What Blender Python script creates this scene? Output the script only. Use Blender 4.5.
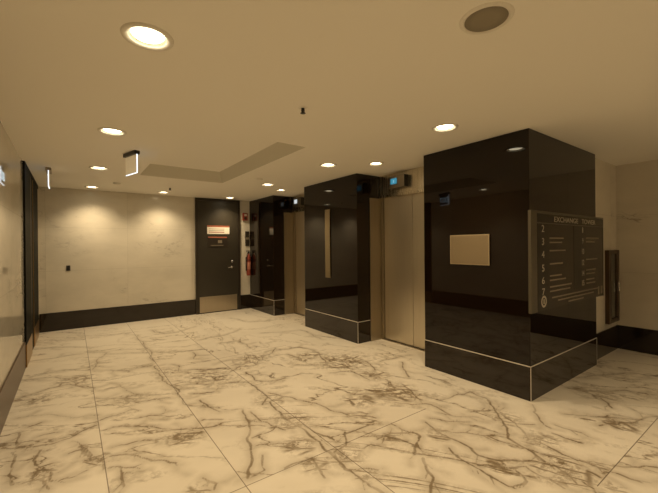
import bpy, bmesh, math, random
from mathutils import Vector, Matrix

for o in list(bpy.data.objects):
    bpy.data.objects.remove(o)
SC = bpy.context.scene
COL = SC.collection

# ------------------------------------------------------------------ camera
S = 1.42                                   # camera height in metres
YAW, PITCH, ROLL, FPX = 0.6294, -0.0020, -0.0092, 353.4
F = Vector((math.sin(YAW)*math.cos(PITCH), math.cos(YAW)*math.cos(PITCH), math.sin(PITCH)))
R = F.cross(Vector((0, 0, 1))).normalized()
U = R.cross(F)
R2 = R*math.cos(ROLL) + U*math.sin(ROLL)
U2 = -R*math.sin(ROLL) + U*math.cos(ROLL)
cd = bpy.data.cameras.new('camera')
cam = bpy.data.objects.new('camera', cd)
COL.objects.link(cam)
cd.sensor_width = 36.0
cd.lens = FPX/658*36.0
cd.clip_start = 0.02
M = Matrix((R2, U2, -F)).transposed().to_4x4()
M.translation = Vector((0, 0, S))
cam.matrix_world = M
SC.camera = cam

# ------------------------------------------------------------------ world, exposure
w = bpy.data.worlds.new('world')
SC.world = w
w.use_nodes = True
w.node_tree.nodes['Background'].inputs[0].default_value = (1.0, 0.75, 0.45, 1)
w.node_tree.nodes['Background'].inputs[1].default_value = 0.02
SC.view_settings.view_transform = 'Standard'
SC.view_settings.look = 'None'
SC.view_settings.gamma = 1
SC.view_settings.use_curve_mapping = False
SC.view_settings.exposure = 0.40
LAMP_COL = (1.0, 0.775, 0.475)
LAMP_W = 55.0
LENS_EMIT = 9.0

# ------------------------------------------------------------------ plan (metres)
H = 2.465                                  # ceiling
XL = -0.463                                # left wall
XP = 3.330                                 # front of the lift piers
Y3R, Y3L = 1.507, 2.682
Y2R, Y2L = 3.881, 5.306
Y1R, YB = 6.497, 7.687
X3B = 4.965                                # rear end of the near pier's side
XJ, XD = 3.569, 3.825                      # steel jamb front, lift door plane
YREC = 1.576                               # marble wall beside the near pier
XR = 5.96                                  # right wall
YF = -4.2                                  # wall behind the camera
HB = 0.316                                 # baseboard height

# ------------------------------------------------------------------ node helpers
def new_mat(name):
    m = bpy.data.materials.new(name)
    m.use_nodes = True
    nt = m.node_tree
    return m, nt, nt.nodes['Principled BSDF']

def nd(nt, t, **kw):
    n = nt.nodes.new(t)
    for k, v in kw.items():
        setattr(n, k, v)
    return n

def mth(nt, op, a, b=None, c=None, clamp=False):
    n = nt.nodes.new('ShaderNodeMath')
    n.operation = op
    n.use_clamp = clamp
    for i, v in enumerate((a, b, c)):
        if v is None:
            continue
        if isinstance(v, (int, float)):
            n.inputs[i].default_value = v
        else:
            nt.links.new(v, n.inputs[i])
    return n.outputs[0]

def vmth(nt, op, a, b=None):
    n = nt.nodes.new('ShaderNodeVectorMath')
    n.operation = op
    for i, v in enumerate((a, b)):
        if v is None:
            continue
        if isinstance(v, (tuple, list)):
            n.inputs[i].default_value = v
        else:
            nt.links.new(v, n.inputs[i])
    return n.outputs[0]

def smooth(nt, v, a, b, x=0.0, y=1.0):
    n = nt.nodes.new('ShaderNodeMapRange')
    n.interpolation_type = 'SMOOTHSTEP'
    nt.links.new(v, n.inputs[0])
    n.inputs[1].default_value = a
    n.inputs[2].default_value = b
    n.inputs[3].default_value = x
    n.inputs[4].default_value = y
    return n.outputs[0]

def noise(nt, vec, scale, detail=4, rough=0.55, dist=0.0, color=False):
    n = nt.nodes.new('ShaderNodeTexNoise')
    nt.links.new(vec, n.inputs['Vector'])
    n.inputs['Scale'].default_value = scale
    n.inputs['Detail'].default_value = detail
    n.inputs['Roughness'].default_value = rough
    n.inputs['Distortion'].default_value = dist
    return n.outputs['Color' if color else 'Fac']

def mixc(nt, f, a, b):
    n = nt.nodes.new('ShaderNodeMix')
    n.data_type = 'RGBA'
    if isinstance(f, (int, float)):
        n.inputs[0].default_value = f
    else:
        nt.links.new(f, n.inputs[0])
    for i, v in ((6, a), (7, b)):
        if isinstance(v, tuple):
            n.inputs[i].default_value = v + (1,)
        else:
            nt.links.new(v, n.inputs[i])
    return n.outputs[2]

def setp(b, **kw):
    for k, v in kw.items():
        k = {'base': 'Base Color', 'rough': 'Roughness', 'metal': 'Metallic', 'ior': 'IOR',
             'emit': 'Emission Color', 'es': 'Emission Strength', 'aniso': 'Anisotropic',
             'trans': 'Transmission Weight', 'coat': 'Coat Weight', 'alpha': 'Alpha',
             'spec': 'Specular IOR Level'}[k]
        if isinstance(v, tuple) and len(v) == 3:
            v = v + (1,)
        b.inputs[k].default_value = v

def simple(name, base, rough=0.5, metal=0.0, bump=0.0, bscale=60, var=0.08, **kw):
    m, nt, b = new_mat(name)
    tc = nd(nt, 'ShaderNodeTexCoord')
    n = noise(nt, tc.outputs['Object'], bscale, 3)
    dark = tuple(c*(1-var) for c in base)
    lite = tuple(min(1, c*(1+var)) for c in base)
    nt.links.new(mixc(nt, n, dark, lite), b.inputs['Base Color'])
    setp(b, rough=rough, metal=metal, **kw)
    if bump:
        bp = nd(nt, 'ShaderNodeBump')
        bp.inputs['Strength'].default_value = bump
        bp.inputs['Distance'].default_value = 0.002
        nt.links.new(n, bp.inputs['Height'])
        nt.links.new(bp.outputs[0], b.inputs['Normal'])
    return m

# ------------------------------------------------------------------ marble
def veins(nt, vec, warp_scale, warp_amt, scale, width, rough=0.6):
    """thin ridges where a warped noise crosses its middle value"""
    wn = noise(nt, vec, warp_scale, 3, 0.6, 0, True)
    wv = vmth(nt, 'SUBTRACT', wn, (0.5, 0.5, 0.5))
    sc = nt.nodes.new('ShaderNodeVectorMath')
    sc.operation = 'SCALE'
    nt.links.new(wv, sc.inputs[0])
    sc.inputs[3].default_value = warp_amt
    v2 = vmth(nt, 'ADD', vec, sc.outputs[0])
    n = noise(nt, v2, scale, 5, rough, 0.3)
    a = mth(nt, 'ABSOLUTE', mth(nt, 'SUBTRACT', n, 0.5))
    return smooth(nt, a, 0.0, width, 1.0, 0.0), a, v2

def cracks(nt, vec, scale, width):
    v = nt.nodes.new('ShaderNodeTexVoronoi')
    v.feature = 'DISTANCE_TO_EDGE'
    nt.links.new(vec, v.inputs['Vector'])
    v.inputs['Scale'].default_value = scale
    return smooth(nt, v.outputs['Distance'], 0.0, width, 1.0, 0.0)

TW, TL = 0.465*S, 1.740*S                  # floor slab size
GX, GY = 0.115*S, 0.530*S                  # a joint in each direction

def rot_scale(nt, vec, ang, sx, sy):
    """turn about z, then stretch, so the veins run along the turned x axis"""
    vr = nt.nodes.new('ShaderNodeVectorRotate')
    vr.rotation_type = 'Z_AXIS'
    nt.links.new(vec, vr.inputs['Vector'])
    if isinstance(ang, (int, float)):
        vr.inputs['Angle'].default_value = ang
    else:
        nt.links.new(ang, vr.inputs['Angle'])
    return vmth(nt, 'MULTIPLY', vr.outputs[0], (sx, sy, 1.0))

def warp(nt, vec, scale, amt, detail=2):
    wn = noise(nt, vec, scale, detail, 0.55, 0, True)
    wv = vmth(nt, 'SUBTRACT', wn, (0.5, 0.5, 0.5))
    sc = nt.nodes.new('ShaderNodeVectorMath')
    sc.operation = 'SCALE'
    nt.links.new(wv, sc.inputs[0])
    sc.inputs[3].default_value = amt
    return vmth(nt, 'ADD', vec, sc.outputs[0])

def edge_dist(nt, vec, scale):
    v = nt.nodes.new('ShaderNodeTexVoronoi')
    v.feature = 'DISTANCE_TO_EDGE'
    nt.links.new(vec, v.inputs['Vector'])
    v.inputs['Scale'].default_value = scale
    return v.outputs['Distance']

def floor_mat():
    m, nt, b = new_mat('marble_floor')
    tc = nd(nt, 'ShaderNodeTexCoord')
    P = tc.outputs['Object']
    sep = nd(nt, 'ShaderNodeSeparateXYZ')
    nt.links.new(P, sep.inputs[0])
    ux = mth(nt, 'DIVIDE', mth(nt, 'SUBTRACT', sep.outputs[0], GX), TW)
    uy = mth(nt, 'DIVIDE', mth(nt, 'SUBTRACT', sep.outputs[1], GY), TL)
    near = mth(nt, 'LESS_THAN', ux, 2.0)          # narrow slabs along the left, wide ones beyond
    row = mth(nt, 'LESS_THAN', sep.outputs[0], 1.74*S)
    uy = mth(nt, 'ADD', uy, mth(nt, 'MULTIPLY', row, 0.5))
    ix, iy = mth(nt, 'FLOOR', ux), mth(nt, 'FLOOR', uy)
    fx, fy = mth(nt, 'FRACT', ux), mth(nt, 'FRACT', uy)
    ex = mth(nt, 'MULTIPLY', mth(nt, 'MINIMUM', fx, mth(nt, 'SUBTRACT', 1.0, fx)), TW)
    ex = mth(nt, 'ADD', ex, mth(nt, 'GREATER_THAN', ux, 2.3))
    ey = mth(nt, 'MULTIPLY', mth(nt, 'MINIMUM', fy, mth(nt, 'SUBTRACT', 1.0, fy)), TL)
    gro = smooth(nt, mth(nt, 'MINIMUM', ex, ey), 0.0014, 0.0040, 1.0, 0.0)
    cid = nd(nt, 'ShaderNodeCombineXYZ')
    nt.links.new(mth(nt, 'MULTIPLY', near, ix), cid.inputs[0])
    nt.links.new(mth(nt, 'MULTIPLY', near, iy), cid.inputs[1])
    wn = nd(nt, 'ShaderNodeTexWhiteNoise')
    wn.noise_dimensions = '3D'
    nt.links.new(cid.outputs[0], wn.inputs['Vector'])
    off = nt.nodes.new('ShaderNodeVectorMath')
    off.operation = 'SCALE'
    nt.links.new(wn.outputs['Color'], off.inputs[0])
    off.inputs[3].default_value = 0.30
    vec = vmth(nt, 'ADD', P, off.outputs[0])
    ang = mth(nt, 'ADD', smooth(nt, sep.outputs[0], 1.2, 2.6, 0.0, 0.70), 0.55)
    v = rot_scale(nt, vec, ang, 0.55, 1.35)
    wv = warp(nt, P, 7.0, 0.05, 3)
    # the stone's own veins: distance to the nearest fracture and cloudiness, held per vertex of the slabs
    at1 = nd(nt, 'ShaderNodeAttribute', attribute_name='vein')
    at2 = nd(nt, 'ShaderNodeAttribute', attribute_name='cloud')
    dist, cloud = at1.outputs['Fac'], at2.outputs['Fac']
    pc = noise(nt, wv, 9.0, 4, 0.65)
    dj = mth(nt, 'ADD', dist, mth(nt, 'MULTIPLY', mth(nt, 'SUBTRACT', pc, 0.5), 0.030))
    th = smooth(nt, noise(nt, wv, 4.5, 3, 0.6), 0.34, 0.58, 0.50, 1.0)
    l1 = mth(nt, 'MULTIPLY', smooth(nt, dj, 0.003, 0.019, 1.0, 0.0), th)
    halo = mth(nt, 'MULTIPLY', smooth(nt, dj, 0.0, 0.075, 1.0, 0.0), mth(nt, 'MULTIPLY', th, 0.36))
    grain = smooth(nt, noise(nt, wv, 14.0, 5, 0.75), 0.42, 0.58)
    sm = mth(nt, 'MULTIPLY', mth(nt, 'MULTIPLY', cloud, grain), 0.72)
    e3 = edge_dist(nt, rot_scale(nt, wv, ang, 0.7, 1.8), 5.5)
    l3 = mth(nt, 'MULTIPLY', mth(nt, 'MULTIPLY', smooth(nt, e3, 0.01, 0.10, 1.0, 0.0), smooth(nt, cloud, 0.15, 0.6)), mth(nt, 'MULTIPLY', th, 0.9))
    pb = noise(nt, v, 1.6, 2, 0.5)
    wisp, a2, _v = veins(nt, v, 1.6, 0.4, 2.1, 0.012, 0.50)
    l4 = mth(nt, 'MULTIPLY', mth(nt, 'MULTIPLY', wisp, smooth(nt, pb, 0.42, 0.54)), mth(nt, 'MULTIPLY', th, 0.85))
    wi2 = mth(nt, 'MULTIPLY', smooth(nt, a2, 0.0, 0.06, 1.0, 0.0), mth(nt, 'MULTIPLY', grain, 0.30))
    tot = mth(nt, 'MAXIMUM', mth(nt, 'MAXIMUM', l1, l3), mth(nt, 'MAXIMUM', l4, mth(nt, 'MAXIMUM', sm, halo)))
    tot = mth(nt, 'ADD', tot, wi2, clamp=True)
    base = mixc(nt, smooth(nt, noise(nt, v, 1.6, 4), 0.3, 0.7), (0.72, 0.66, 0.555), (0.65, 0.59, 0.49))
    c = mixc(nt, tot, base, (0.215, 0.162, 0.100))
    c = mixc(nt, mth(nt, 'MULTIPLY', gro, 0.85), c, (0.12, 0.085, 0.05))
    nt.links.new(c, b.inputs['Base Color'])
    setp(b, rough=0.30, ior=1.45, spec=0.35)
    return m

def wall_marble(name, rot=20, tint=(0.74, 0.69, 0.60), rough=0.12, amount=0.5, swap=False):
    """pale slab marble; swap: the wall runs along Y instead of X"""
    m, nt, b = new_mat(name)
    tc = nd(nt, 'ShaderNodeTexCoord')
    sep = nd(nt, 'ShaderNodeSeparateXYZ')
    nt.links.new(tc.outputs['Object'], sep.inputs[0])
    cb = nd(nt, 'ShaderNodeCombineXYZ')
    hor = sep.outputs[1 if swap else 0]
    nt.links.new(hor, cb.inputs[0])
    nt.links.new(sep.outputs[2], cb.inputs[1])
    u = mth(nt, 'DIVIDE', mth(nt, 'ADD', hor, 0.36), 1.22)
    fu = mth(nt, 'FRACT', u)
    eu = mth(nt, 'MULTIPLY', mth(nt, 'MINIMUM', fu, mth(nt, 'SUBTRACT', 1.0, fu)), 1.22)
    wz = mth(nt, 'FRACT', mth(nt, 'DIVIDE', mth(nt, 'SUBTRACT', sep.outputs[2], 0.28), 0.75))
    ez = mth(nt, 'MULTIPLY', mth(nt, 'MINIMUM', wz, mth(nt, 'SUBTRACT', 1.0, wz)), 0.75)
    seam = smooth(nt, mth(nt, 'MINIMUM', eu, ez), 0.001, 0.0045, 0.22, 0.0)
    # each slab its own piece of the pattern
    idv = nd(nt, 'ShaderNodeCombineXYZ')
    nt.links.new(mth(nt, 'FLOOR', u), idv.inputs[2])
    vec = vmth(nt, 'ADD', cb.outputs[0], idv.outputs[0])
    mp = nd(nt, 'ShaderNodeMapping')
    mp.inputs['Rotation'].default_value = (0, 0, math.radians(rot))
    mp.inputs['Scale'].default_value = (0.7, 1.5, 1)
    nt.links.new(vec, mp.inputs['Vector'])
    v = mp.outputs[0]
    big, a1, v2 = veins(nt, v, 1.2, 0.5, 0.9, 0.010)
    fine, a3, v4 = veins(nt, v, 3.0, 0.30, 2.6, 0.012)
    p1 = smooth(nt, noise(nt, v, 1.3, 3, 0.6), 0.50, 0.68)
    cloud = smooth(nt, noise(nt, v2, 1.3, 6, 0.62), 0.35, 0.75)
    tot = mth(nt, 'MAXIMUM', mth(nt, 'MULTIPLY', mth(nt, 'MULTIPLY', big, p1), 0.9), mth(nt, 'MULTIPLY', mth(nt, 'MULTIPLY', fine, p1), 0.6))
    tot = mth(nt, 'MULTIPLY', tot, amount)
    base = mixc(nt, cloud, tint, tuple(c*0.84 for c in tint))
    c = mixc(nt, tot, base, (0.26, 0.22, 0.18))
    c = mixc(nt, seam, c, (0.2, 0.17, 0.13))
    nt.links.new(c, b.inputs['Base Color'])
    setp(b, rough=rough, ior=1.5)
    return m

def black_stone(name, base=(0.0080, 0.0040, 0.0018), rough=0.03, ior=1.42):
    m, nt, b = new_mat(name)
    tc = nd(nt, 'ShaderNodeTexCoord')
    n = noise(nt, tc.outputs['Object'], 260, 3, 0.6)
    fleck = smooth(nt, n, 0.60, 0.74)
    c = mixc(nt, mth(nt, 'MULTIPLY', fleck, 0.6), base, tuple(q*2.6 for q in base))
    nt.links.new(c, b.inputs['Base Color'])
    setp(b, rough=rough, ior=ior)
    return m

def brushed(name, base, rough=0.28, bands=260.0, axis=0, amt=0.05):
    """brushed metal, grain running up"""
    m, nt, b = new_mat(name)
    tc = nd(nt, 'ShaderNodeTexCoord')
    mp = nd(nt, 'ShaderNodeMapping')
    mp.inputs['Scale'].default_value = (bands, bands, 1.2)
    nt.links.new(tc.outputs['Object'], mp.inputs['Vector'])
    n = noise(nt, mp.outputs[0], 1.0, 3, 0.6)
    nt.links.new(mixc(nt, n, tuple(c*0.82 for c in base), tuple(min(1, c*1.12) for c in base)), b.inputs['Base Color'])
    r = mth(nt, 'ADD', mth(nt, 'MULTIPLY', n, amt*2), rough-amt)
    nt.links.new(r, b.inputs['Roughness'])
    setp(b, metal=1.0, aniso=0.8)
    tg = nd(nt, 'ShaderNodeCombineXYZ')
    tg.inputs[0].default_value = 0.7071
    tg.inputs[1].default_value = 0.7071
    nt.links.new(tg.outputs[0], b.inputs['Tangent'])
    return m

def emitter(name, col, strength, base=(0.05, 0.05, 0.05)):
    m, nt, b = new_mat(name)
    setp(b, base=base, emit=col, es=strength, rough=0.3)
    return m

M_FLOOR = floor_mat()
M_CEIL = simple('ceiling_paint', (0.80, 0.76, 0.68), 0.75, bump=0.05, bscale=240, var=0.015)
M_TRAY_SHADE = simple('tray_side_shade', (0.60, 0.57, 0.48), 0.8, var=0.02)  # ceiling colour darkened: shade of the tray sides put into their colour
M_WALL_B = wall_marble('back_wall_marble', 25, (0.72, 0.67, 0.57), 0.16, 0.45)
M_WALL_L = wall_marble('left_wall_marble', -30, (0.66, 0.61, 0.51), 0.035, 0.35, True)
M_WALL_R = wall_marble('right_wall_marble', -52, (0.60, 0.55, 0.46), 0.14, 0.9, True)
M_WALL_F = wall_marble('plain_wall_marble', 15, (0.66, 0.61, 0.53), 0.2, 0.4)
M_BLACK = black_stone('black_granite')
M_BASE = black_stone('black_granite_plinth', (0.017, 0.0105, 0.006), 0.07, 1.5)
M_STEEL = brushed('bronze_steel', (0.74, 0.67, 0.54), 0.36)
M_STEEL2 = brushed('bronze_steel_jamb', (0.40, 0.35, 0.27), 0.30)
M_STEELH = brushed('header_steel', (0.66, 0.60, 0.48), 0.27)
M_STEELH.node_tree.nodes['Principled BSDF'].inputs['Anisotropic'].default_value = 0.0
M_CHROME = simple('satin_trim', (0.80, 0.76, 0.68), 0.42, 0.6)
M_HANDLE = simple('satin_chrome', (0.75, 0.73, 0.70), 0.22, 1.0)
M_KICK = brushed('kick_plate_steel', (0.50, 0.43, 0.33), 0.30)
M_DOOR = simple('dark_door_paint', (0.036, 0.030, 0.020), 0.42, 0.0, 0.1, 120)
M_FRAME = simple('dark_frame_paint', (0.028, 0.021, 0.014), 0.40)
M_GLASSD = simple('dark_door_panel', (0.008, 0.0085, 0.006), 0.55, 0.0, ior=1.35, spec=0.10)
M_BRONZE = simple('bronze_kick_rail', (0.42, 0.27, 0.12), 0.30, 1.0)
M_WHITE = simple('white_trim_paint', (0.72, 0.68, 0.60), 0.45)
M_CAN = simple('lamp_reflector', (0.80, 0.76, 0.68), 0.35, 0.0)
M_CANL = simple('downlight_baffle', (0.42, 0.37, 0.29), 0.5)
M_LENS = emitter('lit_lamp_lens', (1.0, 0.86, 0.58), LENS_EMIT, (0.8, 0.8, 0.8))
M_PLASTB = simple('black_plastic', (0.010, 0.009, 0.008), 0.35)
M_GRILLE = simple('speaker_grille', (0.25, 0.215, 0.155), 0.7, 0.0, 0.6, 900)
M_SCREEN = emitter('blue_display', (0.04, 0.34, 0.50), 0.50)
M_SCREENW = emitter('pale_display', (0.75, 0.78, 0.78), 0.6)
M_DIGIT = emitter('display_digit', (0.6, 0.85, 1.0), 0.7)
M_HOUSING = simple('indicator_housing', (0.33, 0.29, 0.23), 0.32, 1.0)
M_BOARD = black_stone('directory_board', (0.017, 0.0105, 0.0065), 0.10, 1.5)
M_BOARDK = simple('directory_black', (0.005, 0.0045, 0.004), 0.2)
M_DFRAME = simple('directory_frame', (0.13, 0.115, 0.085), 0.38, 0.6)
M_LET = simple('sign_lettering', (0.42, 0.38, 0.30), 0.5)
M_LETD = simple('sign_lettering_dim', (0.21, 0.175, 0.12), 0.5)
M_RED = simple('red_paint', (0.30, 0.050, 0.028), 0.45)
M_REDS = simple('red_sign_print', (0.36, 0.11, 0.06), 0.5)
M_EXTL = simple('extinguisher_label', (0.50, 0.20, 0.13), 0.5)
M_PAPER = simple('white_sign_face', (0.80, 0.76, 0.66), 0.5)
M_PLATE = simple('beige_notice_panel', (0.205, 0.155, 0.09), 0.42)
M_PLATEE = simple('notice_panel_edge', (0.34, 0.27, 0.165), 0.4)
M_STRIP = brushed('call_panel_steel', (0.52, 0.44, 0.30), 0.34)
M_RUBBER = simple('black_rubber', (0.012, 0.011, 0.010), 0.6)
M_CAB = simple('cabinet_bronze', (0.075, 0.045, 0.022), 0.38, 0.5)
M_CABG = simple('cabinet_dark_glass', (0.030, 0.028, 0.017), 0.12)
M_EXITTXT = emitter('exit_letters', (0.70, 0.90, 1.0), 1.5)
M_EXITEDGE = emitter('exit_edge', (0.85, 0.93, 1.0), 1.5)

M_FROST = simple('frosted_acrylic', (0.74, 0.71, 0.63), 0.3, emit=(1.0, 0.72, 0.38), es=0.16)
M_EXITBG = simple('exit_sign_face', (0.015, 0.03, 0.035), 0.25)

# ------------------------------------------------------------------ mesh helpers
def link(name, bm, mat, parent=None, loc=None, smooth_shade=False):
    me = bpy.data.meshes.new(name)
    bmesh.ops.recalc_face_normals(bm, faces=bm.faces)
    bm.to_mesh(me)
    bm.free()
    if smooth_shade:
        for p in me.polygons:
            p.use_smooth = True
    me.materials.append(mat)
    o = bpy.data.objects.new(name, me)
    COL.objects.link(o)
    if parent is not None:
        o.parent = parent
    if loc is not None:
        o.location = loc
    return o

def box(bm, x0, x1, y0, y1, z0, z1, bev=0.0):
    r = bmesh.ops.create_cube(bm, size=1.0)
    vs = r['verts']
    for v in vs:
        v.co = Vector(((x0+x1)/2 + v.co.x*(x1-x0), (y0+y1)/2 + v.co.y*(y1-y0), (z0+z1)/2 + v.co.z*(z1-z0)))
    if bev:
        es = list({e for v in vs for e in v.link_edges})
        bmesh.ops.bevel(bm, geom=es, offset=bev, segments=2, profile=0.5, affect='EDGES')
    return bm

def bxm(*a, **k):
    bm = bmesh.new()
    box(bm, *a, **k)
    return bm

def lathe(bm, prof, seg=32, axis='Z', origin=(0, 0, 0)):
    """prof: list of (radius, height)"""
    rings = []
    o = Vector(origin)
    def P(r, h, a):
        c, s = r*math.cos(a), r*math.sin(a)
        if axis == 'Z':
            return o + Vector((c, s, h))
        if axis == 'X':
            return o + Vector((h, c, s))
        return o + Vector((c, h, s))
    for r, h in prof:
        if r < 1e-6:
            rings.append([bm.verts.new(P(0, h, 0))])
        else:
            rings.append([bm.verts.new(P(r, h, 2*math.pi*i/seg)) for i in range(seg)])
    for A, B in zip(rings, rings[1:]):
        for i in range(seg):
            j = (i+1) % seg
            if len(A) == 1 and len(B) == 1:
                continue
            if len(A) == 1:
                bm.faces.new((A[0], B[i], B[j]))
            elif len(B) == 1:
                bm.faces.new((A[i], A[j], B[0]))
            else:
                bm.faces.new((A[i], A[j], B[j], B[i]))
    return bm

def tube(bm, pts, r, seg=10):
    pts = [Vector(p) for p in pts]
    rings = []
    for i, p in enumerate(pts):
        t = (pts[min(i+1, len(pts)-1)] - pts[max(i-1, 0)]).normalized()
        a = t.orthogonal().normalized() if i == 0 else (rings_n - t*rings_n.dot(t)).normalized()
        rings_n = a
        b = t.cross(a)
        rings.append([bm.verts.new(p + (a*math.cos(2*math.pi*k/seg) + b*math.sin(2*math.pi*k/seg))*r) for k in range(seg)])
    for A, B in zip(rings, rings[1:]):
        for k in range(seg):
            j = (k+1) % seg
            bm.faces.new((A[k], A[j], B[j], B[k]))
    bm.faces.new(rings[0][::-1])
    bm.faces.new(rings[-1])
    return bm

def root(name, loc, label, cat, group=None, rotz=0.0):
    o = bpy.data.objects.new(name, None)
    o.empty_display_size = 0.1
    COL.objects.link(o)
    o.location = loc
    o.rotation_euler = (0, 0, rotz)
    o['label'] = label
    o['category'] = cat
    if group:
        o['group'] = group
    return o

def tag(o, label, cat, group=None):
    o['label'] = label
    o['category'] = cat
    if group:
        o['group'] = group
    return o

def struct(name, bm, mat, label=None):
    o = link(name, bm, mat)
    o['kind'] = 'structure'
    if label:
        o['label'] = label
    return o

def text_mesh(name, s, size, mat, parent, loc, rot, extrude=0.0008, align='LEFT', xscale=1.0):
    cu = bpy.data.curves.new(name, 'FONT')
    cu.body = s
    cu.size = size
    cu.extrude = extrude
    cu.align_x = align
    cu.resolution_u = 3
    tmp = bpy.data.objects.new(name + '_tmp', cu)
    COL.objects.link(tmp)
    bpy.context.view_layer.update()
    me = bpy.data.meshes.new_from_object(tmp)
    bpy.data.objects.remove(tmp)
    me.materials.clear()
    me.materials.append(mat)
    for v in me.vertices:
        v.co.x *= xscale
    o = bpy.data.objects.new(name, me)
    COL.objects.link(o)
    o.parent = parent
    o.location = loc
    o.rotation_euler = rot
    return o

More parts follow.
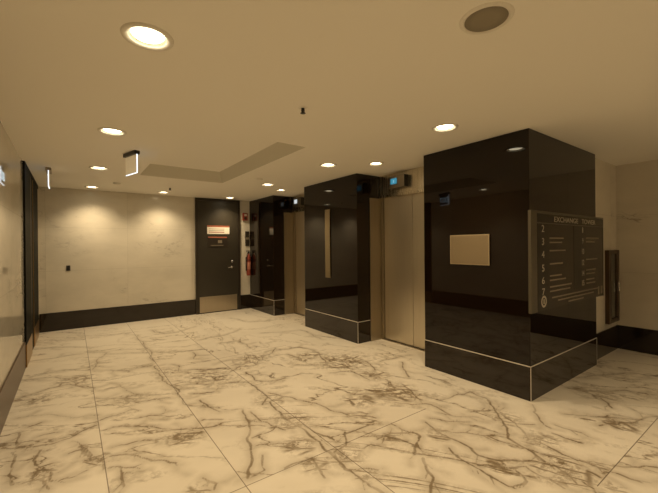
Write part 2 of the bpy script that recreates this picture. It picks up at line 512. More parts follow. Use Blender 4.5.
# ------------------------------------------------------------------ setting
# veins of the slabs in metres: (strength, x, y, x, y, ...) and cloudy spots (x, y, radius)
VEINS = [
    (0.7,-0.42,3.41,-0.34,3.35,-0.22,3.29,-0.14,3.27,-0.02,3.28,0.05,3.35,0.15,3.39), (0.6,-0.29,3.69,-0.21,3.72),
    (0.4,-0.38,3.94,-0.09,3.76,0.17,3.59), (0.7,-0.34,3.61,-0.31,3.34),
    (0.5,-0.35,3.30,-0.33,2.98,-0.30,2.84), (0.7,-0.03,3.04,0.04,3.05,0.08,2.93,0.09,2.80),
    (0.6,-0.19,3.21,-0.22,3.09,-0.18,2.97,-0.12,2.86,-0.11,2.74), (0.5,-0.25,2.83,-0.17,2.81,-0.12,2.66),
    (0.5,-0.07,2.73,0.00,2.71,0.07,2.74), (0.4,-0.01,3.22,0.05,3.07,0.14,2.82,0.15,2.68),
    (0.8,0.22,2.95,0.30,2.93,0.45,2.89,0.59,2.82,0.65,2.84,0.80,2.77), (0.7,0.25,3.28,0.40,3.18,0.55,3.02,0.66,2.92,0.74,2.89,0.94,2.79),
    (0.5,0.45,3.33,0.59,3.27,0.68,3.29), (0.8,0.20,2.83,0.36,2.71,0.42,2.60,0.54,2.48),
    (0.6,0.19,2.69,0.34,2.56), (0.4,0.24,2.63,0.24,2.42),
    (0.6,0.64,2.22,0.69,2.12,0.66,2.07), (0.9,1.19,2.93,1.12,2.62,1.00,2.32,0.89,2.12,0.86,2.05),
    (0.6,1.23,2.86,1.23,2.68,1.27,2.53,1.32,2.41), (0.5,1.07,2.46,1.15,2.47),
    (0.4,1.04,2.35,1.26,2.22), (0.9,1.45,2.93,1.43,2.70,1.42,2.43,1.43,2.22,1.41,2.01,1.41,1.84,1.41,1.68,1.41,1.55,1.43,1.46),
    (0.7,1.48,2.41,1.50,2.20,1.54,2.07), (0.7,1.09,2.00,1.20,2.00,1.28,1.99),
    (0.9,1.29,1.99,1.26,1.85,1.24,1.77), (0.4,1.04,2.22,0.98,2.06,0.87,2.04),
    (0.7,1.79,2.47,1.86,2.28,2.01,2.13), (0.6,1.53,2.11,1.65,2.09,1.81,2.08,1.97,2.04),
    (0.8,1.67,2.11,1.57,1.97,1.45,1.95), (0.6,1.56,1.96,1.63,1.86,1.72,1.87),
    (0.8,1.80,1.89,1.93,1.89,2.08,1.80,2.08,1.73,1.87,1.60), (0.6,1.72,1.99,1.87,1.89,1.79,1.83),
    (1,1.88,1.54,1.79,1.43,1.77,1.37,1.65,1.30), (0.5,2.04,1.98,2.04,1.87,2.07,1.79),
    (0.5,1.41,1.74,1.55,1.63), (0.9,2.28,1.84,2.23,1.65,2.24,1.54,2.24,1.42,2.20,1.34,2.24,1.24,2.42,1.10),
    (0.8,2.12,1.51,2.07,1.37,2.07,1.24,2.06,1.11,2.07,1.03), (0.8,2.10,1.28,2.20,1.18,2.33,1.09,2.31,0.97),
    (0.9,3.06,1.76,2.92,1.62,2.74,1.44,2.57,1.33,2.54,1.22,2.53,1.14,2.48,1.04), (0.5,2.83,1.40,2.77,1.32,2.69,1.24),
    (0.5,2.84,1.38,2.93,1.30), (0.5,2.50,1.87,2.69,1.63),
    (0.4,2.25,1.68,2.43,1.50,2.58,1.39), (0.6,2.07,1.05,2.19,1.02,2.24,1.11),
    (0.7,3.28,1.47,3.14,1.40,3.04,1.31,2.97,1.20), (0.5,3.05,1.20,3.06,1.10,3.08,1.03),
    (0.8,2.90,1.16,2.90,1.08,2.92,0.98), (0.6,2.68,1.10,2.66,1.00,2.69,0.85,2.71,0.71,2.72,0.61),
    (0.6,2.49,0.99,2.45,0.89,2.40,0.83), (0.5,3.31,1.23,3.48,1.04,3.67,0.83),
    (0.7,3.31,0.99,3.42,0.92,3.67,0.83,3.87,0.76), (0.7,2.45,0.82,2.43,0.76),
    (0.6,2.79,0.76,2.94,0.64,2.98,0.59), (0.7,2.59,0.84,2.58,0.77),
    (0.7,2.32,0.96,2.30,0.86), (0.7,-0.40,4.47,-0.19,4.58,-0.03,4.59,0.15,4.32),
    (0.6,-0.46,5.81,-0.13,5.80,0.08,5.80), (0.6,-0.32,5.13,-0.08,5.15,0.26,5.06),
    (0.6,-0.42,5.03,-0.16,4.94,0.02,4.49,0.18,4.30), (0.5,-0.47,6.58,0.15,6.16),
    (0.7,-0.30,4.26,-0.22,4.33), (0.5,0.17,5.84,0.37,5.63,0.25,5.21,0.18,4.95),
    (0.5,0.40,5.55,0.85,5.32,1.24,5.07), (0.7,0.35,4.82,0.51,4.66,0.75,4.69),
    (0.6,0.79,4.65,0.78,4.29,0.81,3.92,0.81,3.60,0.82,3.33), (0.5,0.97,4.60,1.03,4.47,0.97,4.27),
    (0.6,1.31,4.95,1.24,4.64,1.32,4.62), (0.7,0.93,3.55,1.15,3.46),
    (0.5,0.95,3.36,1.02,3.01), (0.5,1.00,4.28,1.24,4.18),
    (0.3,0.31,4.36,0.52,3.83), (0.4,0.86,6.47,0.84,5.75,0.82,4.82),
    (0.6,2.29,4.43,2.14,4.25,1.96,4.18,1.59,4.32), (0.7,2.25,4.34,2.58,4.26,2.65,3.91,2.50,3.52),
    (0.6,2.29,4.09,2.33,3.85), (0.5,2.14,3.66,2.46,3.37),
    (0.8,1.58,3.79,1.56,3.51,1.68,3.38,1.85,3.36), (0.7,1.23,3.63,1.46,3.52,1.48,3.24,1.47,3.02,1.37,2.92),
    (0.7,1.53,3.12,1.65,2.91,1.71,2.76,1.77,2.66,1.79,2.47), (0.5,1.76,5.17,2.03,5.09,2.01,4.65),
    (0.8,2.65,3.50,2.78,3.30,2.90,3.26,2.78,2.95), (0.7,2.32,3.19,2.54,3.10,2.54,2.90,2.53,2.76),
    (0.5,3.02,3.12,3.52,3.08), (0.8,3.23,2.95,2.92,2.57),
    (0.8,2.66,2.60,2.59,2.45,2.67,2.34,2.58,2.12), (0.7,2.13,2.60,2.35,2.46,2.39,2.27),
    (0.5,4.24,1.52,4.59,1.37,4.88,1.22), (0.8,3.93,1.43,4.03,1.24,4.31,1.08,4.39,0.88),
    (0.6,4.64,1.22,4.75,1.07), (0.6,3.91,1.16,3.75,1.03),
    (0.5,1.08,6.73,1.22,6.27,1.67,6.46), (0.5,2.54,6.86,2.70,6.26,3.08,6.18),
    (0.5,1.57,5.53,1.98,5.59,2.36,5.90), (0.5,2.51,5.34,3.11,5.13,3.08,4.49),
    (0.5,0.49,6.76,0.77,6.71), (0.6,2.71,2.02,3.09,1.96,3.08,1.79),
    (0.5,2.72,1.72,2.95,1.59), (0.5,2.36,1.86,2.56,1.63),
    (0.6,2.35,2.24,2.57,2.02,2.54,1.79), (0.5,0.93,3.82,1.22,3.77,1.61,4.03),
    (0.6,0.17,4.01,0.50,3.66,0.74,3.58), (0.5,-0.09,3.44,-0.21,3.46),
    (0.6,0.40,3.53,0.18,3.47)]
CLOUDS = [
    (-0.15,2.91,0.096), (0.67,2.78,0.150), (1.49,1.88,0.153), (1.46,1.64,0.093), (1.89,1.85,0.093),
    (2.52,2.39,0.266), (2.13,2.46,0.161), (2.85,1.49,0.143), (2.21,1.19,0.096), (2.47,0.94,0.204),
    (2.55,0.69,0.073), (1.43,2.53,0.184), (1.27,1.92,0.114), (1.30,2.17,0.143), (2.69,3.38,0.336),
    (4.00,1.23,0.214), (3.47,0.90,0.137), (-0.25,4.28,0.117), (0.13,2.83,0.100), (0.59,2.12,0.088),
    (0.85,4.36,0.142), (1.20,3.86,0.244), (1.79,4.16,0.250), (2.22,1.66,0.113), (2.73,1.17,0.127),
    (1.47,2.97,0.162), (0.43,3.76,0.163), (0.02,4.69,0.215), (2.50,3.87,0.195), (2.67,2.84,0.192)]

import numpy as np
def make_floor():
    rnd = random.Random(11)
    xs = [XL-0.2, XL-0.02]
    while xs[-1] < XR+0.1:
        xs.append(xs[-1] + (0.011 if 0.0-0.5 < xs[-1] < 4.2 else 0.022))
    ys = [YF-0.2, -2.0, 0.0, 0.55]
    while ys[-1] < YB+0.1:
        ys.append(ys[-1] + 0.0060 + 0.0030*ys[-1])
    xs, ys = np.array(xs), np.array(ys)
    nx, ny = len(xs), len(ys)
    gx, gy = np.meshgrid(xs, ys)
    D = np.full(gx.shape, 0.25)
    for vn in VEINS:
        k, q = vn[0], vn[1:]
        pts = [(q[i], q[i+1]) for i in range(0, len(q), 2)]
        for lvl in range(3):                    # break the line up like a real fracture
            new = [pts[0]]
            for a, b in zip(pts, pts[1:]):
                L = math.hypot(b[0]-a[0], b[1]-a[1])
                o = rnd.uniform(-0.11, 0.11)*min(L, 0.5)
                new += [((a[0]+b[0])/2 - (b[1]-a[1])/L*o, (a[1]+b[1])/2 + (b[0]-a[0])/L*o), b] if L > 0.06 else [b]
            pts = new
        extra = []
        for a, b in zip(pts, pts[1:]):          # hair-fine side branches
            if rnd.random() < 0.30:
                an = math.atan2(b[1]-a[1], b[0]-a[0]) + rnd.choice((-1, 1))*rnd.uniform(0.4, 0.9)
                ln = rnd.uniform(0.06, 0.22)
                m_ = (b[0]+math.cos(an)*ln*0.5, b[1]+math.sin(an)*ln*0.5)
                e_ = (b[0]+math.cos(an+0.3)*ln, b[1]+math.sin(an+0.3)*ln)
                extra += [(b, m_, 0.007), (m_, e_, 0.011)]
        segs = [(a, b, 0.006*(1-k)) for a, b in zip(pts, pts[1:])] + extra
        for a, b, add in segs:
            x0, x1 = min(a[0], b[0])-0.13, max(a[0], b[0])+0.13
            y0, y1 = min(a[1], b[1])-0.13, max(a[1], b[1])+0.13
            i0, i1 = np.searchsorted(xs, (x0, x1))
            j0, j1 = np.searchsorted(ys, (y0, y1))
            if i1 <= i0 or j1 <= j0:
                continue
            X, Y = gx[j0:j1, i0:i1], gy[j0:j1, i0:i1]
            dx, dy = b[0]-a[0], b[1]-a[1]
            t = np.clip(((X-a[0])*dx + (Y-a[1])*dy)/(dx*dx+dy*dy+1e-9), 0, 1)
            d = np.hypot(X-a[0]-t*dx, Y-a[1]-t*dy) + add
            D[j0:j1, i0:i1] = np.minimum(D[j0:j1, i0:i1], d)
    Cl = np.zeros(gx.shape)
    for x, y, r in CLOUDS:
        Cl = np.maximum(Cl, np.clip(1.25-np.hypot(gx-x, gy-y)/r, 0, 1))
    Cl = np.maximum(Cl, np.clip(0.35-D*4, 0, 1))
    me = bpy.data.meshes.new('floor')
    n = nx*ny
    co = np.zeros((n, 3))
    co[:, 0] = gx.ravel()
    co[:, 1] = gy.ravel()
    a = (np.arange(ny-1)[:, None]*nx + np.arange(nx-1)[None, :]).ravel()
    fc = np.stack([a, a+1, a+1+nx, a+nx], 1)
    me.vertices.add(n)
    me.vertices.foreach_set('co', co.ravel())
    me.loops.add(fc.size)
    me.loops.foreach_set('vertex_index', fc.ravel())
    me.polygons.add(len(fc))
    me.polygons.foreach_set('loop_start', np.arange(len(fc))*4)
    me.update(calc_edges=True)
    for nm, arr in (('vein', D), ('cloud', Cl)):
        at_ = me.attributes.new(nm, 'FLOAT', 'POINT')
        at_.data.foreach_set('value', arr.ravel().astype(np.float32))
    me.materials.append(M_FLOOR)
    o = bpy.data.objects.new('floor', me)
    COL.objects.link(o)
    o['kind'] = 'structure'
    o['label'] = 'cream marble slab floor with grey brown veins'
make_floor()

LIGHTS = [  # x, y, radius, on
    (0.222*S, 1.370*S, 0.104), (0.214*S, 2.610*S, 0.100), (0.210*S, 3.875*S, 0.100), (0.205*S, 5.128*S, 0.100),
    (1.000*S, 5.120*S, 0.095), (1.930*S, 5.170*S, 0.100), (1.895*S, 3.830*S, 0.100), (1.895*S, 2.604*S, 0.100),
    (1.901*S, 1.362*S, 0.100), (2.221*S, 4.105*S, 0.085), (2.218*S, 2.317*S, 0.085),
    (0.214*S, 0.110*S, 0.100), (1.900*S, 0.110*S, 0.100), (0.214*S, -1.140*S, 0.100), (3.20*S, -0.95*S, 0.100),  # last one: added out of view to brighten the right wall and ceiling
]

def make_ceiling():
    o = link('ceiling', bxm(XL-0.2, XR+0.2, YF-0.2, YB+0.2, H, H+0.32), M_CEIL)
    cut = bmesh.new()
    for x, y, r in LIGHTS:
        lathe(cut, [(0, -0.05), (r*0.86, -0.05), (r*0.86, 0.09), (0, 0.09)], 40, 'Z', (x, y, H))
    # shallow tray with sloping sides
    x0, x1, y0, y1 = 0.80, 2.01, 3.15, 5.74
    i0, i1, j0, j1 = 0.87, 1.925, 3.22, 5.60
    lo = [(x0, y0), (x1, y0), (x1, y1), (x0, y1)]
    hi = [(i0, j0), (i1, j0), (i1, j1), (i0, j1)]
    a = [cut.verts.new((x-(i0-x0)*0.2 if k in (0, 3) else x+(x1-i1)*0.2, y, H-0.03)) for k, (x, y) in enumerate(lo)]
    b = [cut.verts.new((x, y, H+0.155)) for x, y in hi]
    cut.faces.new(a[::-1])
    cut.faces.new(b)
    for k in range(4):
        j = (k+1) % 4
        cut.faces.new((a[k], a[j], b[j], b[k]))
    c = link('cutter', cut, M_CEIL)
    md = o.modifiers.new('b', 'BOOLEAN')
    md.operation = 'DIFFERENCE'
    md.solver = 'EXACT'
    md.object = c
    bpy.context.view_layer.update()
    me = bpy.data.meshes.new_from_object(o.evaluated_get(bpy.context.evaluated_depsgraph_get()))
    o.modifiers.clear()
    me.materials.append(M_TRAY_SHADE)
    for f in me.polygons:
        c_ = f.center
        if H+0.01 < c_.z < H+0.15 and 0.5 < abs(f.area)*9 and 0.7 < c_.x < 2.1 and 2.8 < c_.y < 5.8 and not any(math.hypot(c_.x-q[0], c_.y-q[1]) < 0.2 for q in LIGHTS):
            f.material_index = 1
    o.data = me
    bpy.data.objects.remove(c)
    o['kind'] = 'structure'
    o['label'] = 'cream painted ceiling with a shallow recessed tray'
make_ceiling()

struct('wall_back', bxm(XL-0.2, XP+0.6, YB, YB+0.2, 0, H), M_WALL_B)
struct('wall_left', bxm(XL-0.2, XL, YF, YB, 0, H), M_WALL_L)
struct('wall_front', bxm(XL-0.2, XR+0.2, YF-0.2, YF, 0, H), M_WALL_F)
struct('wall_right', bxm(XR, XR+0.2, YF, YREC+0.3, 0, H), M_WALL_R)
struct('wall_recess', bxm(X3B, XR, YREC, YREC+0.2, 0, H), M_WALL_B)

def baseboard(name, bm_args, mat=None):
    o = struct(name, bxm(*bm_args, bev=0.002), mat or M_BASE)
    return o
DX0, DX1 = 1.482*S, 2.172*S                # steel service door, outer frame
baseboard('baseboard_back', (XL+0.012, DX0, YB-0.012, YB, 0, HB))
baseboard('baseboard_back_right', (DX1, XP, YB-0.012, YB, 0, HB))
LD0, LD1 = 5.52, 7.60                      # dark glazed doors in the left wall
baseboard('baseboard_left', (XL, XL+0.012, YF, LD0-0.01, 0, HB), simple('brown_stone_plinth', (0.075, 0.042, 0.024), 0.30, 0.0, spec=0.25))
baseboard('baseboard_right', (XR-0.012, XR, YF, YREC, 0, HB))
baseboard('baseboard_recess', (X3B, XR-0.012, YREC-0.012, YREC, 0, HB))
baseboard('baseboard_front', (XL+0.012, XR-0.012, YF, YF+0.012, 0, HB))

# ------------------------------------------------------------------ piers between the lifts
def pier(label, y0, y1, x1, ends):
    """y0 near end, y1 far end; ends: which returns carry the plinth"""
    t = root('stone_pier', (XP, (y0+y1)/2, 0), label, 'pillar', 'black granite piers of the lift wall')
    ym = (y0+y1)/2
    P = 0.003
    body = bmesh.new()
    box(body, 0, x1-XP, y0-ym, y1-ym, HB, H-0.003, 0.0015)
    link('cladding', body, M_BLACK, t)
    pl = bmesh.new()
    ya = y0-ym-(P if ends else 0)
    yb_ = y1-ym+(P if y1 < YB-0.1 else 0)
    box(pl, -P, x1-XP, y0-ym-P, yb_, 0, HB-0.006, 0.0015)
    link('plinth', pl, M_BASE, t)
    tr = bmesh.new()
    box(tr, -P-0.001, 0.004, y0-ym-P-0.001, yb_, HB-0.008, HB)
    box(tr, -P-0.001, x1-XP, y0-ym-P-0.001, y0-ym+0.004, HB-0.008, HB)
    link('top_trim', tr, M_CHROME, t)
    tc = bmesh.new()
    box(tc, -P-0.001, -P+0.003, y0-ym-P-0.001, y0-ym-P+0.003, 0, HB-0.008)
    link('corner_trim', tc, M_CHROME, t)
    if x1 > 4.5:
        te = bmesh.new()
        box(te, x1-XP-0.006, x1-XP+0.001, y0-ym-P-0.001, y0-ym-P+0.003, 0, HB-0.008)
        link('corner_trim', te, M_CHROME, t)
    return t
pier('large black polished granite pier nearest the viewer, carrying the tenant directory', Y3R, Y3L, X3B, True)
pier('black polished granite pier between the two lift openings, with a tall narrow steel strip', Y2R, Y2L, XD+0.1, True)
pier('narrow black polished granite pier in the far corner beside the steel door', Y1R, YB-0.003, XD+0.1, True)

# ------------------------------------------------------------------ lifts
DH = 1.495*S                               # lift door height
def lift(label, y0, y1):
    ym = (y0+y1)/2
    W = (y1-y0)/2-0.0045
    t = root('elevator_entrance', (XD, ym, 0), label, 'elevator', 'lift entrances')
    # header sheet from door head to the ceiling
    hd = bmesh.new()
    box(hd, -0.045, 0.05, -W, W, DH+0.045, H-0.003)
    link('header_panel', hd, M_STEELH, t)
    lp = bmesh.new()
    box(lp, -0.060, 0.05, -W, W, DH, DH+0.045, 0.004)
    link('header_lip', lp, M_STEELH, t)
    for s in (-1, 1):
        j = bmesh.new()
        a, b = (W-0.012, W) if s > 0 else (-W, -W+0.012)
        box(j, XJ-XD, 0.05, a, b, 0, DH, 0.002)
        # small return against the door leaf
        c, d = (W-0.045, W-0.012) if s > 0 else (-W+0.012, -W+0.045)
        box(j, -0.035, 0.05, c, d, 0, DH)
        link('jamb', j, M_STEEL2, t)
    for s in (-1, 1):
        l = bmesh.new()
        a, b = (0.003, W-0.052) if s > 0 else (-W+0.052, -0.003)
        box(l, 0.0, 0.035, a, b, 0.012, DH-0.002, 0.003)
        link('door_leaf', l, M_STEEL, t)
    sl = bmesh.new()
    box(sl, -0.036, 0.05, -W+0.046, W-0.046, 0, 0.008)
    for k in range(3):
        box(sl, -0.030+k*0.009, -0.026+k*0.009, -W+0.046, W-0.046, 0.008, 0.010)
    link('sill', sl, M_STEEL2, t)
    bk = bmesh.new()
    box(bk, 0.06, 0.10, -W, W, 0, H-0.003)
    link('back_panel', bk, M_PLASTB, t)
    return t
lift('bronze steel lift entrance nearest the viewer, beside the pier with the directory', Y3L, Y2R)
lift('farther bronze steel lift entrance, mostly hidden behind the middle pier', Y2L, Y1R)

def indicator(label, y, screen, digit):
    t = root('floor_indicator', (XD-0.045, y, 2.315), label, 'floor indicator', 'floor indicators over the lift doors')
    h = bmesh.new()
    box(h, -0.085, 0, -0.145, 0.150, -0.085, 0.085, 0.004)
    link('housing', h, M_HOUSING, t)
    s = bmesh.new()
    box(s, -0.0855, -0.080, -0.015, 0.105, -0.030, 0.052)
    link('screen', s, screen, t)
    c = bmesh.new()
    box(c, -0.080, -0.004, -0.149, -0.145, -0.080, 0.080)
    link('side_cover', c, M_PLASTB, t)
    text_mesh('digit', digit, 0.060, M_DIGIT, t, (-0.0865, 0.060, -0.012), (math.pi/2, 0, -math.pi/2))
    return t
indicator('small box over the nearer lift doors showing a bright blue screen', 3.46, M_SCREEN, '1')
indicator('small box over the farther lift doors showing a pale white screen', 6.17, M_SCREENW, '1')

# ------------------------------------------------------------------ steel service door in the back wall
def service_door():
    t = struct('door_1', bxm(-0.49, 0.49, 0.0, 0.02, 0.0, H-0.035), M_FRAME)
    w_ = (DX1-DX0)/2
    xm = (DX0+DX1)/2
    t.location = (xm, YB-0.022, 0)
    t['label'] = 'dark grey metal door with a steel kick plate and red and white notice'
    fr = bmesh.new()
    box(fr, -w_, -w_+0.055, -0.022, 0.02, 0, H-0.004, 0.003)
    box(fr, w_-0.055, w_, -0.022, 0.02, 0, H-0.004, 0.003)
    box(fr, -w_+0.055, w_-0.055, -0.022, 0.02, H-0.06, H-0.004, 0.003)
    link('door_frame', fr, M_FRAME, t)
    lf = bmesh.new()
    box(lf, -w_+0.058, w_-0.058, -0.012, 0.0, 0.012, H-0.063, 0.002)
    link('door_leaf', lf, M_DOOR, t)
    k = bmesh.new()
    box(k, -w_+0.075, w_-0.085, -0.015, -0.012, 0.02, 0.355, 0.001)
    link('kick_plate', k, M_KICK, t)
    hx = 2.035*S-xm
    ro = bmesh.new()
    lathe(ro, [(0, 0), (0.028, 0), (0.028, -0.008), (0.024, -0.012), (0, -0.012)], 24, 'Y', (hx, -0.012, 0.965))
    h = link('lever_handle', ro, M_HANDLE, t)
    lv = bmesh.new()
    tube(lv, [(hx, -0.022, 0.965), (hx, -0.062, 0.965), (hx-0.015, -0.070, 0.965), (hx-0.11, -0.068, 0.960)], 0.010)
    link('lever', lv, M_HANDLE, h)
    db = bmesh.new()
    lathe(db, [(0, 0), (0.027, 0), (0.027, -0.010), (0.018, -0.020), (0, -0.020)], 24, 'Y', (hx+0.01, -0.012, 1.095))
    link('deadbolt', db, M_HANDLE, t)
    # closer arm housing at the top
    for z in (0.30, 1.20, 2.15):
        hg = bmesh.new()
        lathe(hg, [(0, -0.05), (0.007, -0.05), (0.007, 0.05), (0, 0.05)], 12, 'Z', (-w_+0.057, -0.018, z))
        link('hinge', hg, M_FRAME, t)
    return xm
service_door()
yd = YB-0.0345                             # face of the door leaf
t = root('warning_sign', (1.825*S, yd, 1.79), 'white notice with a red upper band fixed to the dark metal door', 'sign')
link('face', bxm(-0.245, 0.245, -0.004, 0, -0.092, 0.092, bev=0.001), M_PAPER, t)
link('red_band', bxm(-0.245, 0.245, -0.0055, -0.004, 0.058, 0.092), M_REDS, t)
for k in range(3):
    link('print_line', bxm(-0.21, 0.13, -0.0050, -0.004, -0.06+k*0.035, -0.045+k*0.035), M_REDS if k == 0 else M_LET, t)
link('side_panel', bxm(0.15, 0.235, -0.0055, -0.004, -0.085, 0.052), M_PAPER, t)
t = root('door_sign', (1.815*S, yd, 1.53), 'dark plate with a thin red top line below the white notice on the metal door', 'sign')
link('plate', bxm(-0.22, 0.22, -0.006, 0, -0.115, 0.115, bev=0.001), M_FRAME, t)
link('red_line', bxm(-0.21, 0.20, -0.008, -0.006, 0.085, 0.11), M_REDS, t)
link('symbol', bxm(0.0, 0.09, -0.0075, -0.006, -0.03, 0.035), M_LETD, t)
link('print_line', bxm(-0.16, 0.12, -0.0075, -0.006, -0.085, -0.07), M_LETD, t)

# ------------------------------------------------------------------ dark doors in the left wall
def left_doors():
    t = struct('door_2', bxm(0.0, 0.012, 0.0, LD1-LD0, 0.0, H-0.002), M_GLASSD)
    t.location = (XL, LD0, 0)
    t['label'] = 'pair of dark doors with bronze bottom rails at left'
    for a, b in ((0.0, 0.72), (1.12, 1.90)):
        l = bmesh.new()
        box(l, 0.012, 0.020, a, b, 0.272, H-0.06, 0.002)
        d = link('door_leaf', l, M_GLASSD, t)
        r = bmesh.new()
        box(r, 0.012, 0.024, a, b, 0.006, 0.272, 0.002)
        link('bottom_rail', r, M_BRONZE, t)
    for y in (0.74, 1.09, 1.92):
        p = bmesh.new()
        box(p, 0.012, 0.018, y, y+0.03, 0.0, H-0.06, 0.002)
        link('mullion', p, M_BRONZE, t)
    hd = bmesh.new()
    box(hd, 0.012, 0.022, 0.0, LD1-LD0, H-0.058, H-0.002, 0.002)
    link('door_head', hd, M_GLASSD, t)
left_doors()

# ------------------------------------------------------------------ ceiling downlights
LL = [
    'round recessed ceiling downlight nearest the viewer, big and bright at upper left',
    'lit recessed downlight second from the viewer in the row along the left wall',
    'lit recessed downlight third from the viewer in the row along the left wall',
    'small lit downlight at the far end of the left row, above the dark wall switch',
    'lit downlight beside the dark sprinkler head, midway along the back marble wall',
    'lit downlight just in front of the dark metal service door',
    'lit downlight in the right row, in front of the farther lift opening',
    'lit downlight in front of the middle pier with the narrow steel strip',
    'lit downlight in front of the near pier with the beige panel',
    'small lit downlight close in front of the farther lift doors',
    'small lit downlight close in front of the nearer lift doors',
    'lit downlight directly over the viewer', 'lit downlight over the right of the viewer',
    'lit downlight behind the viewer at left', 'added unseen downlight behind the viewer at right, to brighten the right marble wall']
for i, (x, y, r) in enumerate(LIGHTS):
    t = root('ceiling_downlight', (x, y, H), LL[i], 'ceiling light', 'recessed ceiling downlights')
    bm = bmesh.new()
    lathe(bm, [(r*0.84, 0.0), (r*0.84, -0.004), (r*1.0, -0.010), (r*1.13, -0.007), (r*1.15, 0.0)], 48)
    link('trim_ring', bm, M_WHITE, t, smooth_shade=True)
    bm = bmesh.new()
    lathe(bm, [(r*0.84, -0.001), (r*0.82, 0.010), (r*0.72, 0.013), (r*0.72, 0.030)], 48)
    link('reflector', bm, M_CANL, t, smooth_shade=True)
    bm = bmesh.new()
    lathe(bm, [(0, -0.002), (r*0.40, 0.0), (r*0.64, 0.005), (r*0.715, 0.012), (r*0.715, 0.030), (0, 0.030)], 40)
    link('lens', bm, M_LENS, t, smooth_shade=True)
    ld = bpy.data.lights.new('downlight_lamp', 'SPOT')
    ld.energy = LAMP_W*(0.5 if r < 0.09 else 0.88 if y > 7.1 else 3.0 if x > 4 else (1.32 if x < 1 else 1.0) if y < 3.0 else 0.82)
    ld.color = LAMP_COL
    ld.spot_size = math.radians(128)
    ld.spot_blend = 1.0
    ld.shadow_soft_size = 0.05
    lo = bpy.data.objects.new('lamp', ld)
    COL.objects.link(lo)
    lo.parent = t
    lo.location = (0, 0, -0.020)

# ------------------------------------------------------------------ ceiling speaker, sprinklers
t = root('ceiling_speaker', (1.100*S, 0.628*S, H), 'large round ceiling speaker with a grey grille at upper right', 'speaker')
bm = bmesh.new()
lathe(bm, [(0.094, 0), (0.094, -0.004), (0.100, -0.009), (0.112, -0.007), (0.118, 0)], 56)
link('trim_ring', bm, M_WHITE, t, smooth_shade=True)
bm = bmesh.new()
lathe(bm, [(0.0, -0.007), (0.05, -0.0065), (0.094, -0.004), (0.094, 0.0), (0, 0.0)], 56)
link('grille', bm, M_GRILLE, t, smooth_shade=True)

def sprinkler(x, y, label, dark, s=1.0):
    t = root('sprinkler_head', (x, y, H), label, 'sprinkler', 'ceiling sprinkler heads')
    bm = bmesh.new()
    lathe(bm, [(0.012*s, 0), (0.014*s, -0.004), (0.032*s, -0.004), (0.034*s, 0)], 28)
    link('escutcheon', bm, M_WHITE if not dark else M_CAN, t, smooth_shade=True)
    bm = bmesh.new()
    lathe(bm, [(0, 0), (0.011*s, 0), (0.011*s, -0.016), (0.006*s, -0.020), (0.006*s, -0.034), (0, -0.034)], 20)
    for a in (-1, 1):
        tube(bm, [(a*0.009*s, 0, -0.010), (a*0.013*s, 0, -0.024), (a*0.004*s, 0, -0.038)], 0.0028*s, 8)
    link('nozzle', bm, M_PLASTB if dark else M_HOUSING, t)
    bm = bmesh.new()
    n = 12
    lathe(bm, [(0, -0.038), (0.018*s, -0.038), (0.019*s, -0.041), (0, -0.041)], n)
    link('deflector', bm, M_PLASTB if dark else M_HOUSING, t)
sprinkler(1.003*S, 1.602*S, 'dark sprinkler head in the open ceiling above the middle of the lobby', True, 1.1)
sprinkler(1.41, 6.68, 'dark sprinkler head between the recessed tray and the back wall', True, 1.2)
t = root('smoke_detector', (0.600, 6.62, H), 'small low round ceiling detector near the back left corner', 'smoke detector', 'ceiling detectors')
bm = bmesh.new()
lathe(bm, [(0.055, 0), (0.054, -0.012), (0.040, -0.024), (0, -0.026)], 32)
link('dome', bm, M_CAN, t, smooth_shade=True)
t = root('smoke_detector', (2.36, 5.05, H), 'small low round ceiling detector in front of the farther lift', 'smoke detector', 'ceiling detectors')
bm = bmesh.new()
lathe(bm, [(0.05, 0), (0.049, -0.010), (0.036, -0.020), (0, -0.022)], 32)
link('dome', bm, M_CAN, t, smooth_shade=True)

# ------------------------------------------------------------------ hanging edge-lit exit signs
def exit_sign(x, y, ang, label, side):
    t = root('exit_sign', (x, y, H), label, 'exit sign', 'hanging exit signs', ang)
    L = 0.29
    link('mounting_bar', bxm(-0.028, 0.028, -L/2, L/2, -0.038, 0.0, bev=0.003), M_PLASTB if side > 0 else M_HOUSING, t)
    p = link('panel', bxm(-0.003, 0.003, -L/2+0.01, L/2-0.01, -0.235, -0.038), M_FROST, t)
    link('sign_face', bxm(side*0.003, side*0.0045, -L/2+0.012, L/2-0.012, -0.233, -0.040), M_EXITBG, p)
    e = bmesh.new()
    box(e, -0.004, 0.004, -L/2+0.004, -L/2+0.010, -0.241, -0.038)
    box(e, -0.004, 0.004, -L/2+0.010, L/2-0.010, -0.241, -0.235)
    link('lit_edge', e, M_EXITEDGE, p)
    for k, ch in enumerate('EXIT'):
        text_mesh('letter', ch, 0.15, M_EXITTXT, p, (side*0.0052, side*(-0.105+k*0.07), -0.19), (math.pi/2, 0, side*math.pi/2), 0.0005, 'CENTER', 0.8)
exit_sign(0.539, 4.416, math.radians(16), 'edge lit exit sign hanging between the ceiling tray and the left wall', 1)
exit_sign(-0.235, 5.95, 0.0, 'edge lit exit sign hanging in front of the dark doors in the left wall', -1)

# ------------------------------------------------------------------ things on the piers
t = root('notice_panel', (XP-0.010, 1.479*S, 0.962*S), 'blank beige rectangular panel mounted on the near black pier', 'panel')
link('backing', bxm(-0.008, 0, -0.222, 0.222, -0.155, 0.155, bev=0.002), M_PLATEE, t)
link('standoff', bxm(0, 0.010, -0.18, 0.18, -0.12, 0.12), M_PLASTB, t)
link('face', bxm(-0.0105, -0.008, -0.212, 0.212, -0.145, 0.145, bev=0.001), M_PLATE, t)

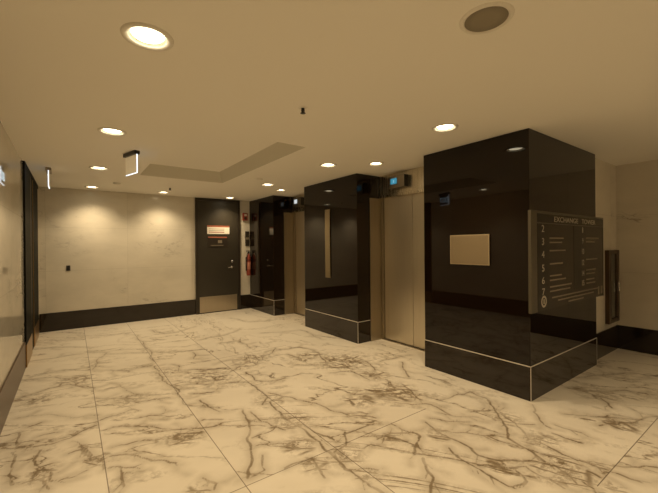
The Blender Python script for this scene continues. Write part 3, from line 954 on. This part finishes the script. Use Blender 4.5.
t = root('call_panel', (XP-0.010, 3.235*S, 1.025*S), 'tall narrow steel strip panel on the middle black pier', 'elevator call panel')
link('face_plate', bxm(-0.006, 0, -0.066, 0.066, -0.545, 0.545, bev=0.002), M_STRIP, t)
link('standoff', bxm(0, 0.010, -0.04, 0.04, -0.52, 0.52), M_PLASTB, t)

# tenant directory
DXA, DXB, DZA, DZB = 3.285, 5.105, 0.80, 1.722
DY = Y3R-0.030
t = root('tenant_directory', (DXA, DY, DZA), 'wide dark tenant directory board with pale lettering on the near pier', 'directory sign')
Wd, Hd = DXB-DXA, DZB-DZA
link('board', bxm(0.004, Wd-0.004, 0.0, 0.022, 0.004, Hd-0.004), M_BOARD, t)
fr = bmesh.new()
box(fr, 0, 0.115, -0.004, 0.024, 0, Hd, 0.002)
box(fr, 0.115, Wd, -0.003, 0.024, Hd-0.022, Hd)
box(fr, Wd-0.016, Wd, -0.003, 0.024, 0, Hd-0.022)
link('frame', fr, M_DFRAME, t)
for x in (0.3, 1.45):
    for z in (0.15, Hd-0.15):
        bm = bmesh.new()
        lathe(bm, [(0, 0.022), (0.012, 0.022), (0.012, 0.030), (0, 0.030)], 16, 'Y', (x, 0, z))
        link('standoff', bm, M_CHROME, t)
link('header_strip', bxm(0.117, Wd-0.018, -0.002, 0, Hd-0.108, Hd-0.024), M_BOARDK, t)
link('header_line', bxm(0.117, Wd-0.018, -0.003, 0, Hd-0.113, Hd-0.108), M_DFRAME, t)
for wd, wx in (('EXCHANGE', 0.47), ('TOWER', 1.16)):
    text_mesh('header_text', wd, 0.072, M_LET, t, (wx, -0.0025, Hd-0.090), (math.pi/2, 0, 0), 0.0012, 'LEFT', 1.55)
link('number_strip', bxm(0.125, 0.35, -0.002, 0, 0.02, Hd-0.118), M_BOARDK, t)
link('number_strip', bxm(0.95, 1.13, -0.002, 0, 0.14, Hd-0.118), M_BOARDK, t)
rnd = random.Random(4)
def zrow(z):
    return z-DZA
left_rows = [(1.565, '2', 0), (1.445, '3', 2), (1.325, '4', 1), (1.200, '5', 1), (1.085, '6', 2), (0.980, '7', 2)]
right_rows = [(1.565, '8', 0), (1.450, '9', 2), (1.335, '10', 0), (1.215, '12', 1), (1.100, '14', 2), (0.995, '15', 2)]
for z, s, n in left_rows:
    text_mesh('floor_number', s, 0.092, M_LET, t, (0.235, -0.0025, zrow(z)-0.035), (math.pi/2, 0, 0), 0.0005, 'CENTER', 1.3)
    for k in range(n):
        L = 0.25+0.28*rnd.random()
        link('tenant_line', bxm(0.375, 0.375+L, -0.0025, 0, zrow(z)+0.022-k*0.042, zrow(z)+0.036-k*0.042), M_LETD, t)
for z, s, n in right_rows:
    text_mesh('floor_number', s, 0.085, M_LET, t, (1.185, -0.0025, zrow(z)-0.03), (math.pi/2, 0, 0), 0.0005, 'CENTER', 0.9)
    for k in range(n):
        L = 0.22+0.22*rnd.random()
        link('tenant_line', bxm(1.28, 1.28+L, -0.0025, 0, zrow(z)+0.022-k*0.042, zrow(z)+0.036-k*0.042), M_LETD, t)
for k, (a, b) in enumerate(((0.42, 1.62), (0.55, 1.50), (0.80, 1.20))):
    link('footer_line', bxm(a, b, -0.0025, 0, 0.098-k*0.036, 0.111-k*0.036), M_LETD, t)
bm = bmesh.new()
lathe(bm, [(0.036, 0), (0.036, -0.003), (0.055, -0.003), (0.055, 0)], 28, 'Y', (0.245, 0, 0.085))
lg = link('emblem', bm, M_LET, t)
link('emblem_mark', bxm(0.236, 0.254, -0.003, 0, 0.062, 0.108), M_LET, lg)
for a in (1.63, 1.72):
    link('corner_mark', bxm(a, a+0.05, -0.0025, 0, 0.03, 0.12), M_LETD, t)

# cabinet on the recessed marble wall
t = root('wall_cabinet', (5.70, YREC, 0.39), 'tall narrow dark bronze framed panel on the marble wall behind the directory', 'cabinet')
Wc, Hc = 0.40, 0.94
fr = bmesh.new()
x0 = -Wc/2
box(fr, x0, x0+0.075, -0.045, 0, 0, Hc, 0.003)
box(fr, -x0-0.075, -x0, -0.045, 0, 0, Hc, 0.003)
box(fr, x0+0.075, -x0-0.075, -0.045, 0, 0, 0.05, 0.003)
box(fr, x0+0.075, -x0-0.075, -0.045, 0, Hc-0.05, Hc, 0.003)
link('frame', fr, M_CAB, t)
link('glass', bxm(x0+0.075, -x0-0.075, -0.030, 0, 0.05, Hc-0.05), M_CABG, t)
link('handle', bxm(-x0-0.055, -x0-0.035, -0.062, -0.045, 0.38, 0.52, bev=0.003), M_HANDLE, t)

# switch on the back wall
t = root('wall_switch', (-0.035*S, YB, 0.755*S), 'small dark key switch alone on the back marble wall', 'switch')
link('cover_plate', bxm(-0.028, 0.028, -0.010, 0, -0.045, 0.045, bev=0.003), M_PLASTB, t)
link('rocker', bxm(-0.011, 0.011, -0.015, -0.010, -0.022, 0.022, bev=0.002), M_RUBBER, t)

# ------------------------------------------------------------------ fire equipment beside the corner pier
t = root('fire_alarm_strobe', (2.262*S, YB, 2.10), 'red fire alarm horn with strobe high beside the metal door', 'fire alarm')
link('housing', bxm(-0.058, 0.058, -0.045, 0, -0.085, 0.085, bev=0.006), M_RED, t)
link('strobe_lens', bxm(-0.030, 0.030, -0.062, -0.045, 0.015, 0.060, bev=0.004), M_CAN, t)
bm = bmesh.new()
lathe(bm, [(0, -0.045), (0.032, -0.045), (0.028, -0.052), (0, -0.050)], 20, 'Y', (0, 0, -0.035))
link('horn_grille', bm, M_RUBBER, t)

t = root('extinguisher_sign', (3.265, YB, 1.60), 'narrow dark upright sign over the fire extinguisher by the corner pier', 'sign')
link('plate', bxm(-0.045, 0.050, -0.012, 0, -0.17, 0.17, bev=0.002), M_FRAME, t)
link('print_band', bxm(-0.035, 0.04, -0.014, -0.012, -0.02, 0.03), M_LETD, t)

t = root('fire_extinguisher', (3.272, YB-0.065, 0.76), 'red fire extinguisher hung on the back wall beside the corner pier', 'fire extinguisher')
bm = bmesh.new()
lathe(bm, [(0, 0), (0.042, 0), (0.048, 0.012), (0.048, 0.40), (0.042, 0.44), (0.022, 0.47), (0.020, 0.50), (0, 0.50)], 28)
link('cylinder', bm, M_RED, t, smooth_shade=True)
bm = bmesh.new()
lathe(bm, [(0.0483, 0.14), (0.0490, 0.142), (0.0490, 0.30), (0.0483, 0.302)], 28)
link('label_band', bm, M_EXTL, t, smooth_shade=True)
bm = bmesh.new()
lathe(bm, [(0, 0.50), (0.024, 0.50), (0.024, 0.535), (0, 0.535)], 20)
box(bm, -0.060, 0.02, -0.011, 0.011, 0.535, 0.548, 0.002)
box(bm, -0.056, 0.0, -0.010, 0.010, 0.560, 0.572, 0.002)
box(bm, 0.0, 0.018, -0.010, 0.010, 0.535, 0.572, 0.002)
link('valve', bm, M_PLASTB, t)
bm = bmesh.new()
tube(bm, [(-0.02, -0.02, 0.52), (-0.045, -0.030, 0.50), (-0.055, -0.030, 0.42), (-0.055, -0.025, 0.20), (-0.053, -0.022, 0.12)], 0.007)
link('hose', bm, M_RUBBER, t)
bm = bmesh.new()
box(bm, -0.050, 0.050, 0.047, 0.064, 0.10, 0.42, 0.002)
box(bm, -0.0495, 0.0495, -0.0495, 0.050, 0.345, 0.358)
link('bracket', bm, M_PLASTB, t)
